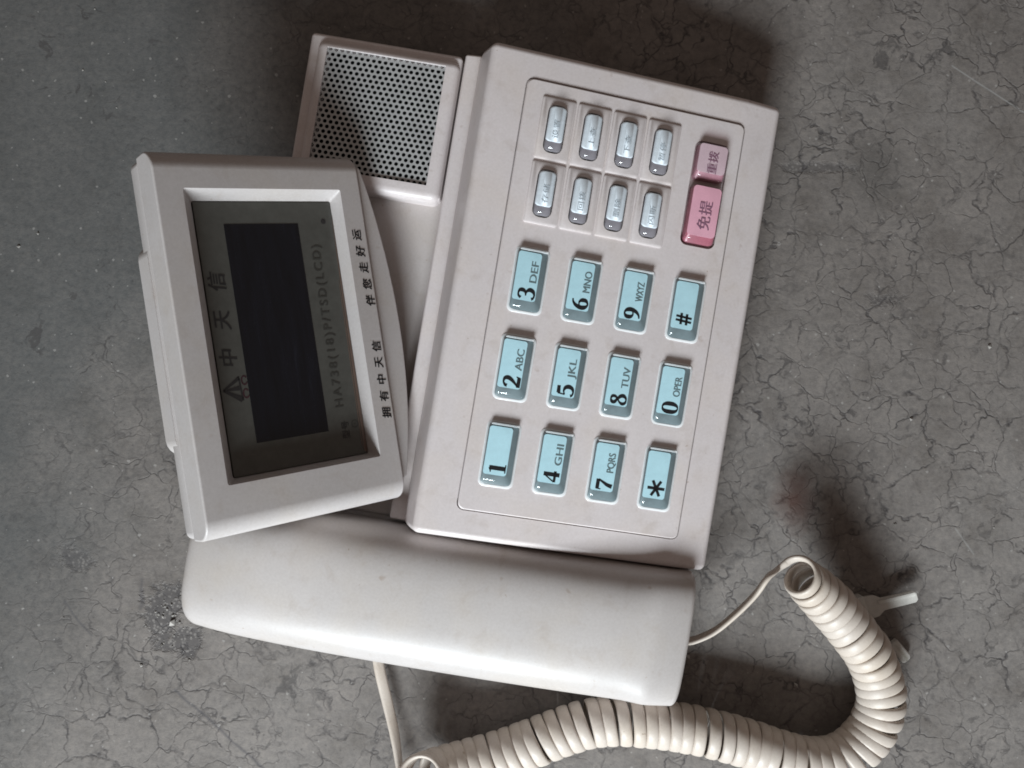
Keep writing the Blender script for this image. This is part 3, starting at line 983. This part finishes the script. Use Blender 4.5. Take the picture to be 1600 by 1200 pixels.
SEG = 30
turns = int(total / 3.62)
steps = turns * SEG
T0 = (at(0.5) - at(0)).normalized()
N_ = Vector((-1, 0, 0)); N_ = (N_ - T0 * N_.dot(T0)).normalized()
pts, wid = [], []
for i in range(steps + 1):
    th = 2 * math.pi * i / SEG + 0.95
    x_ = i / steps
    s0 = total * (x_ + 0.6 * x_ * math.exp(-x_ / 0.06))
    s_ = s0 + 1.35 * noise.noise(Vector((s0 * 0.16, 3.3, 0))) * min(1, s0 / 12, (total - s0) / 12)
    s_ = max(0, min(total, s_))
    C = at(s_)
    T = (at(min(total, s_ + 0.6)) - at(max(0, s_ - 0.6))).normalized()
    N_ = (N_ - T * N_.dot(T)).normalized()
    B = T.cross(N_)
    rr_ = CR * (0.76 + 0.24 * sm(s0 / 16)) * (0.9 + 0.1 * sm((total - s0) / 9)) * (1 + 0.03 * noise.noise(Vector((s0 * 0.3, 9.1, 0))))
    # right-handed winding
    lean = 0.17 * noise.noise(Vector((s0 * 0.09, 1.7, 5)))
    pts.append(C + (N_ * math.cos(th) + B * math.sin(th)) * rr_ + T * (math.sin(th + 1.0) * lean * 6))
    wid.append(T.copy())
for p in pts: p.z = max(p.z, CW * 0.30)
cord = empty('coiled_cord', Matrix.Translation(Vector((0.060, -0.108, 0))))
tag(cord, 'coiled cream handset cord curling on the floor by the receiver', 'cord')
CO = Matrix.Translation(Vector((-0.060, 0.108, 0)))


def place_cord(name, bm):
    me = smooth(bm_to_mesh(bm, name), 60, False)
    return place(name, me, 'cord', cord, CO)


place_cord('coil', sweep(pts, wid, CW, CH, 12))
# lead to the receiver's mouthpiece end
start, tan0 = pts[0], (pts[0] - pts[1]).normalized()
lead = [start, start + tan0 * 3.0, gp(1200, 902, 21.8), gp(1180, 929, 20), gp(1150, 959, 18), gp(1118, 985, 16), gp(1088, 999, 15.2), gp(1066, 1003, 15)]
lp = spline(lead, 10)
place_cord('straight_lead', sweep(lp, [wid[0].lerp(Vector((0.25, 0.35, -1)), min(1, i / 25)) for i in range(len(lp))], CW * 0.92, CH, 12))
# lead that runs back under the receiver to the base
start, tan1 = pts[-1], (pts[-1] - pts[-2]).normalized()
lead = [start, start + tan1 * 3.5, gp(640, 1262, 14), gp(626, 1248, 9), gp(624, 1200, 5.5), gp(617, 1150, 4.5), gp(606, 1100, 4.2), gp(594, 1050, 4.6), gp(588, 1012, 4.8)]
lp = spline(lead, 10)
W0 = wid[-1]
wd2 = []
for i in range(len(lp)):
    u = i / (len(lp) - 1)
    wd2.append(W0.lerp(Vector((0.15, 0, -1)), min(1, u * 3)) if u < 0.45 else Vector((0.15, 0, -1)).lerp(Vector((1, 0.2, -0.35)), min(1, (u - 0.45) / 0.35)))
place_cord('straight_lead', sweep(lp, wd2, CW * 0.92, CH, 12))

# ------------------------------------------------------------------ clear plug lying under the coil
pa, pb = gp(1366, 947, 3.0), gp(1427, 929, 3.0)
d = (pb - pa); ang = math.atan2(d.y, d.x)
MP = Matrix.Translation(Vector((pa.x, pa.y, 0)) * MM) @ Matrix.Rotation(ang, 4, 'Z')
plug = empty('modular_plug', MP)
tag(plug, 'small clear plastic cord plug with its latch tongue poking out from the coil', 'plug')
body = boxbm(-13.0, -2.6, -4.2, 4.2, 0.05, 5.0)
place('plug_body', smooth(bake(bm_to_mesh(body, 'b'), 0.4, segs=2)), 'shard_body', plug)
tongue = loft([[(x, y, 2.2 + x * 0.16 + dz) for x, y in ((-3.4, -3.6), (0.6, -3.2), (2.4, -1.9), (11.4, -1.75), (12.2, -1.1), (12.2, 1.1), (11.4, 1.75), (2.4, 1.9), (0.6, 3.2), (-3.4, 3.6))] for dz in (0, 1.1)])
place('latch_tongue', smooth(bake(bm_to_mesh(tongue, 't'), 0.25, segs=2)), 'shard_body', plug)
rib = loft([[(x, y, 3.3 + x * 0.16 + dz) for x, y in ((1.0, 0.4), (11.6, 0.4), (11.6, 1.5), (1.0, 1.5))] for dz in (0, 0.8)])
place('latch_rib', smooth(bake(bm_to_mesh(rib, 'r'), 0.25, segs=2)), 'shard_body', plug)
pc_ = gp(1409, 1022, 1.5)
MQ = Matrix.Translation(Vector((pc_.x, pc_.y, 0)) * MM) @ Matrix.Rotation(math.radians(-52), 4, 'Z')
sh_ = loft([[(x * k, y * k, z) for x, y in ((-4.5, -1.4), (1.6, -1.7), (2.4, -1.0), (2.3, 1.2), (1.4, 1.8), (-4.5, 1.5))] for z, k in ((0.05, 1), (2.0, 1), (2.5, 0.86))])
sc_ = place('plastic_shard', smooth(bake(bm_to_mesh(sh_, 's'), 0.2, segs=2)), 'shard_body', None, MQ)
tag(sc_, 'tiny broken bit of clear plastic on the outer side of the coil bend', 'fragment')
pr = loft([[(x, y, z) for x, y in ((-3.8, -0.2), (1.9, -0.3), (1.9, 0.25), (-3.8, 0.2))] for z in (2.4, 2.9)])
place('ridge', smooth(bm_to_mesh(pr, 'r'), 30, False), 'clear_shard', sc_)

# ------------------------------------------------------------------ grit on the floor
bm = bmesh.new()


def crumb(x, y, r):
    q = Matrix.Rotation(rng.uniform(0, 6.28), 4, 'Z') @ Matrix.Rotation(rng.uniform(0, 3), 4, 'X')
    vs = []
    for p in ((1, 0, 0), (-1, 0, 0), (0, 1, 0), (0, -1, 0), (0, 0, 1), (0, 0, -1)):
        v = q @ (Vector(p) * r * rng.uniform(0.6, 1.3))
        vs.append(bm.verts.new((x + v.x, y + v.y, max(0.0, v.z * 0.6 + r * 0.4))))
    for f in ((0, 2, 4), (2, 1, 4), (1, 3, 4), (3, 0, 4), (2, 0, 5), (1, 2, 5), (3, 1, 5), (0, 3, 5)):
        bm.faces.new([vs[i] for i in f])


for k in range(150):
    crumb(rng.uniform(-165, 165), rng.uniform(-125, 125), 0.08 + 0.20 * rng.random() ** 3)
for k in range(60):
    p = gp(rng.gauss(262, 20), rng.gauss(970, 30), 0)
    crumb(p.x, p.y, 0.15 + 0.45 * rng.random() ** 2)
p = gp(270, 972, 0); crumb(p.x, p.y, 1.2)
for px, py, r in ((1243, 1070, 0.9), (100, 965, 0.3), (1546, 542, 0.7), (1398, 820, .5), (1424, 655, .6), (60, 365, .5), (130, 110, .4), (30, 385, .6), (1075, 1025, .8)):
    p = gp(px, py, 0); crumb(p.x, p.y, r)
grit = place('grit', bm_to_mesh(bm, 'grit'), 'grit')
tag(grit, 'pale crumbs of cement and sand strewn over the floor', 'grit', kind='stuff')
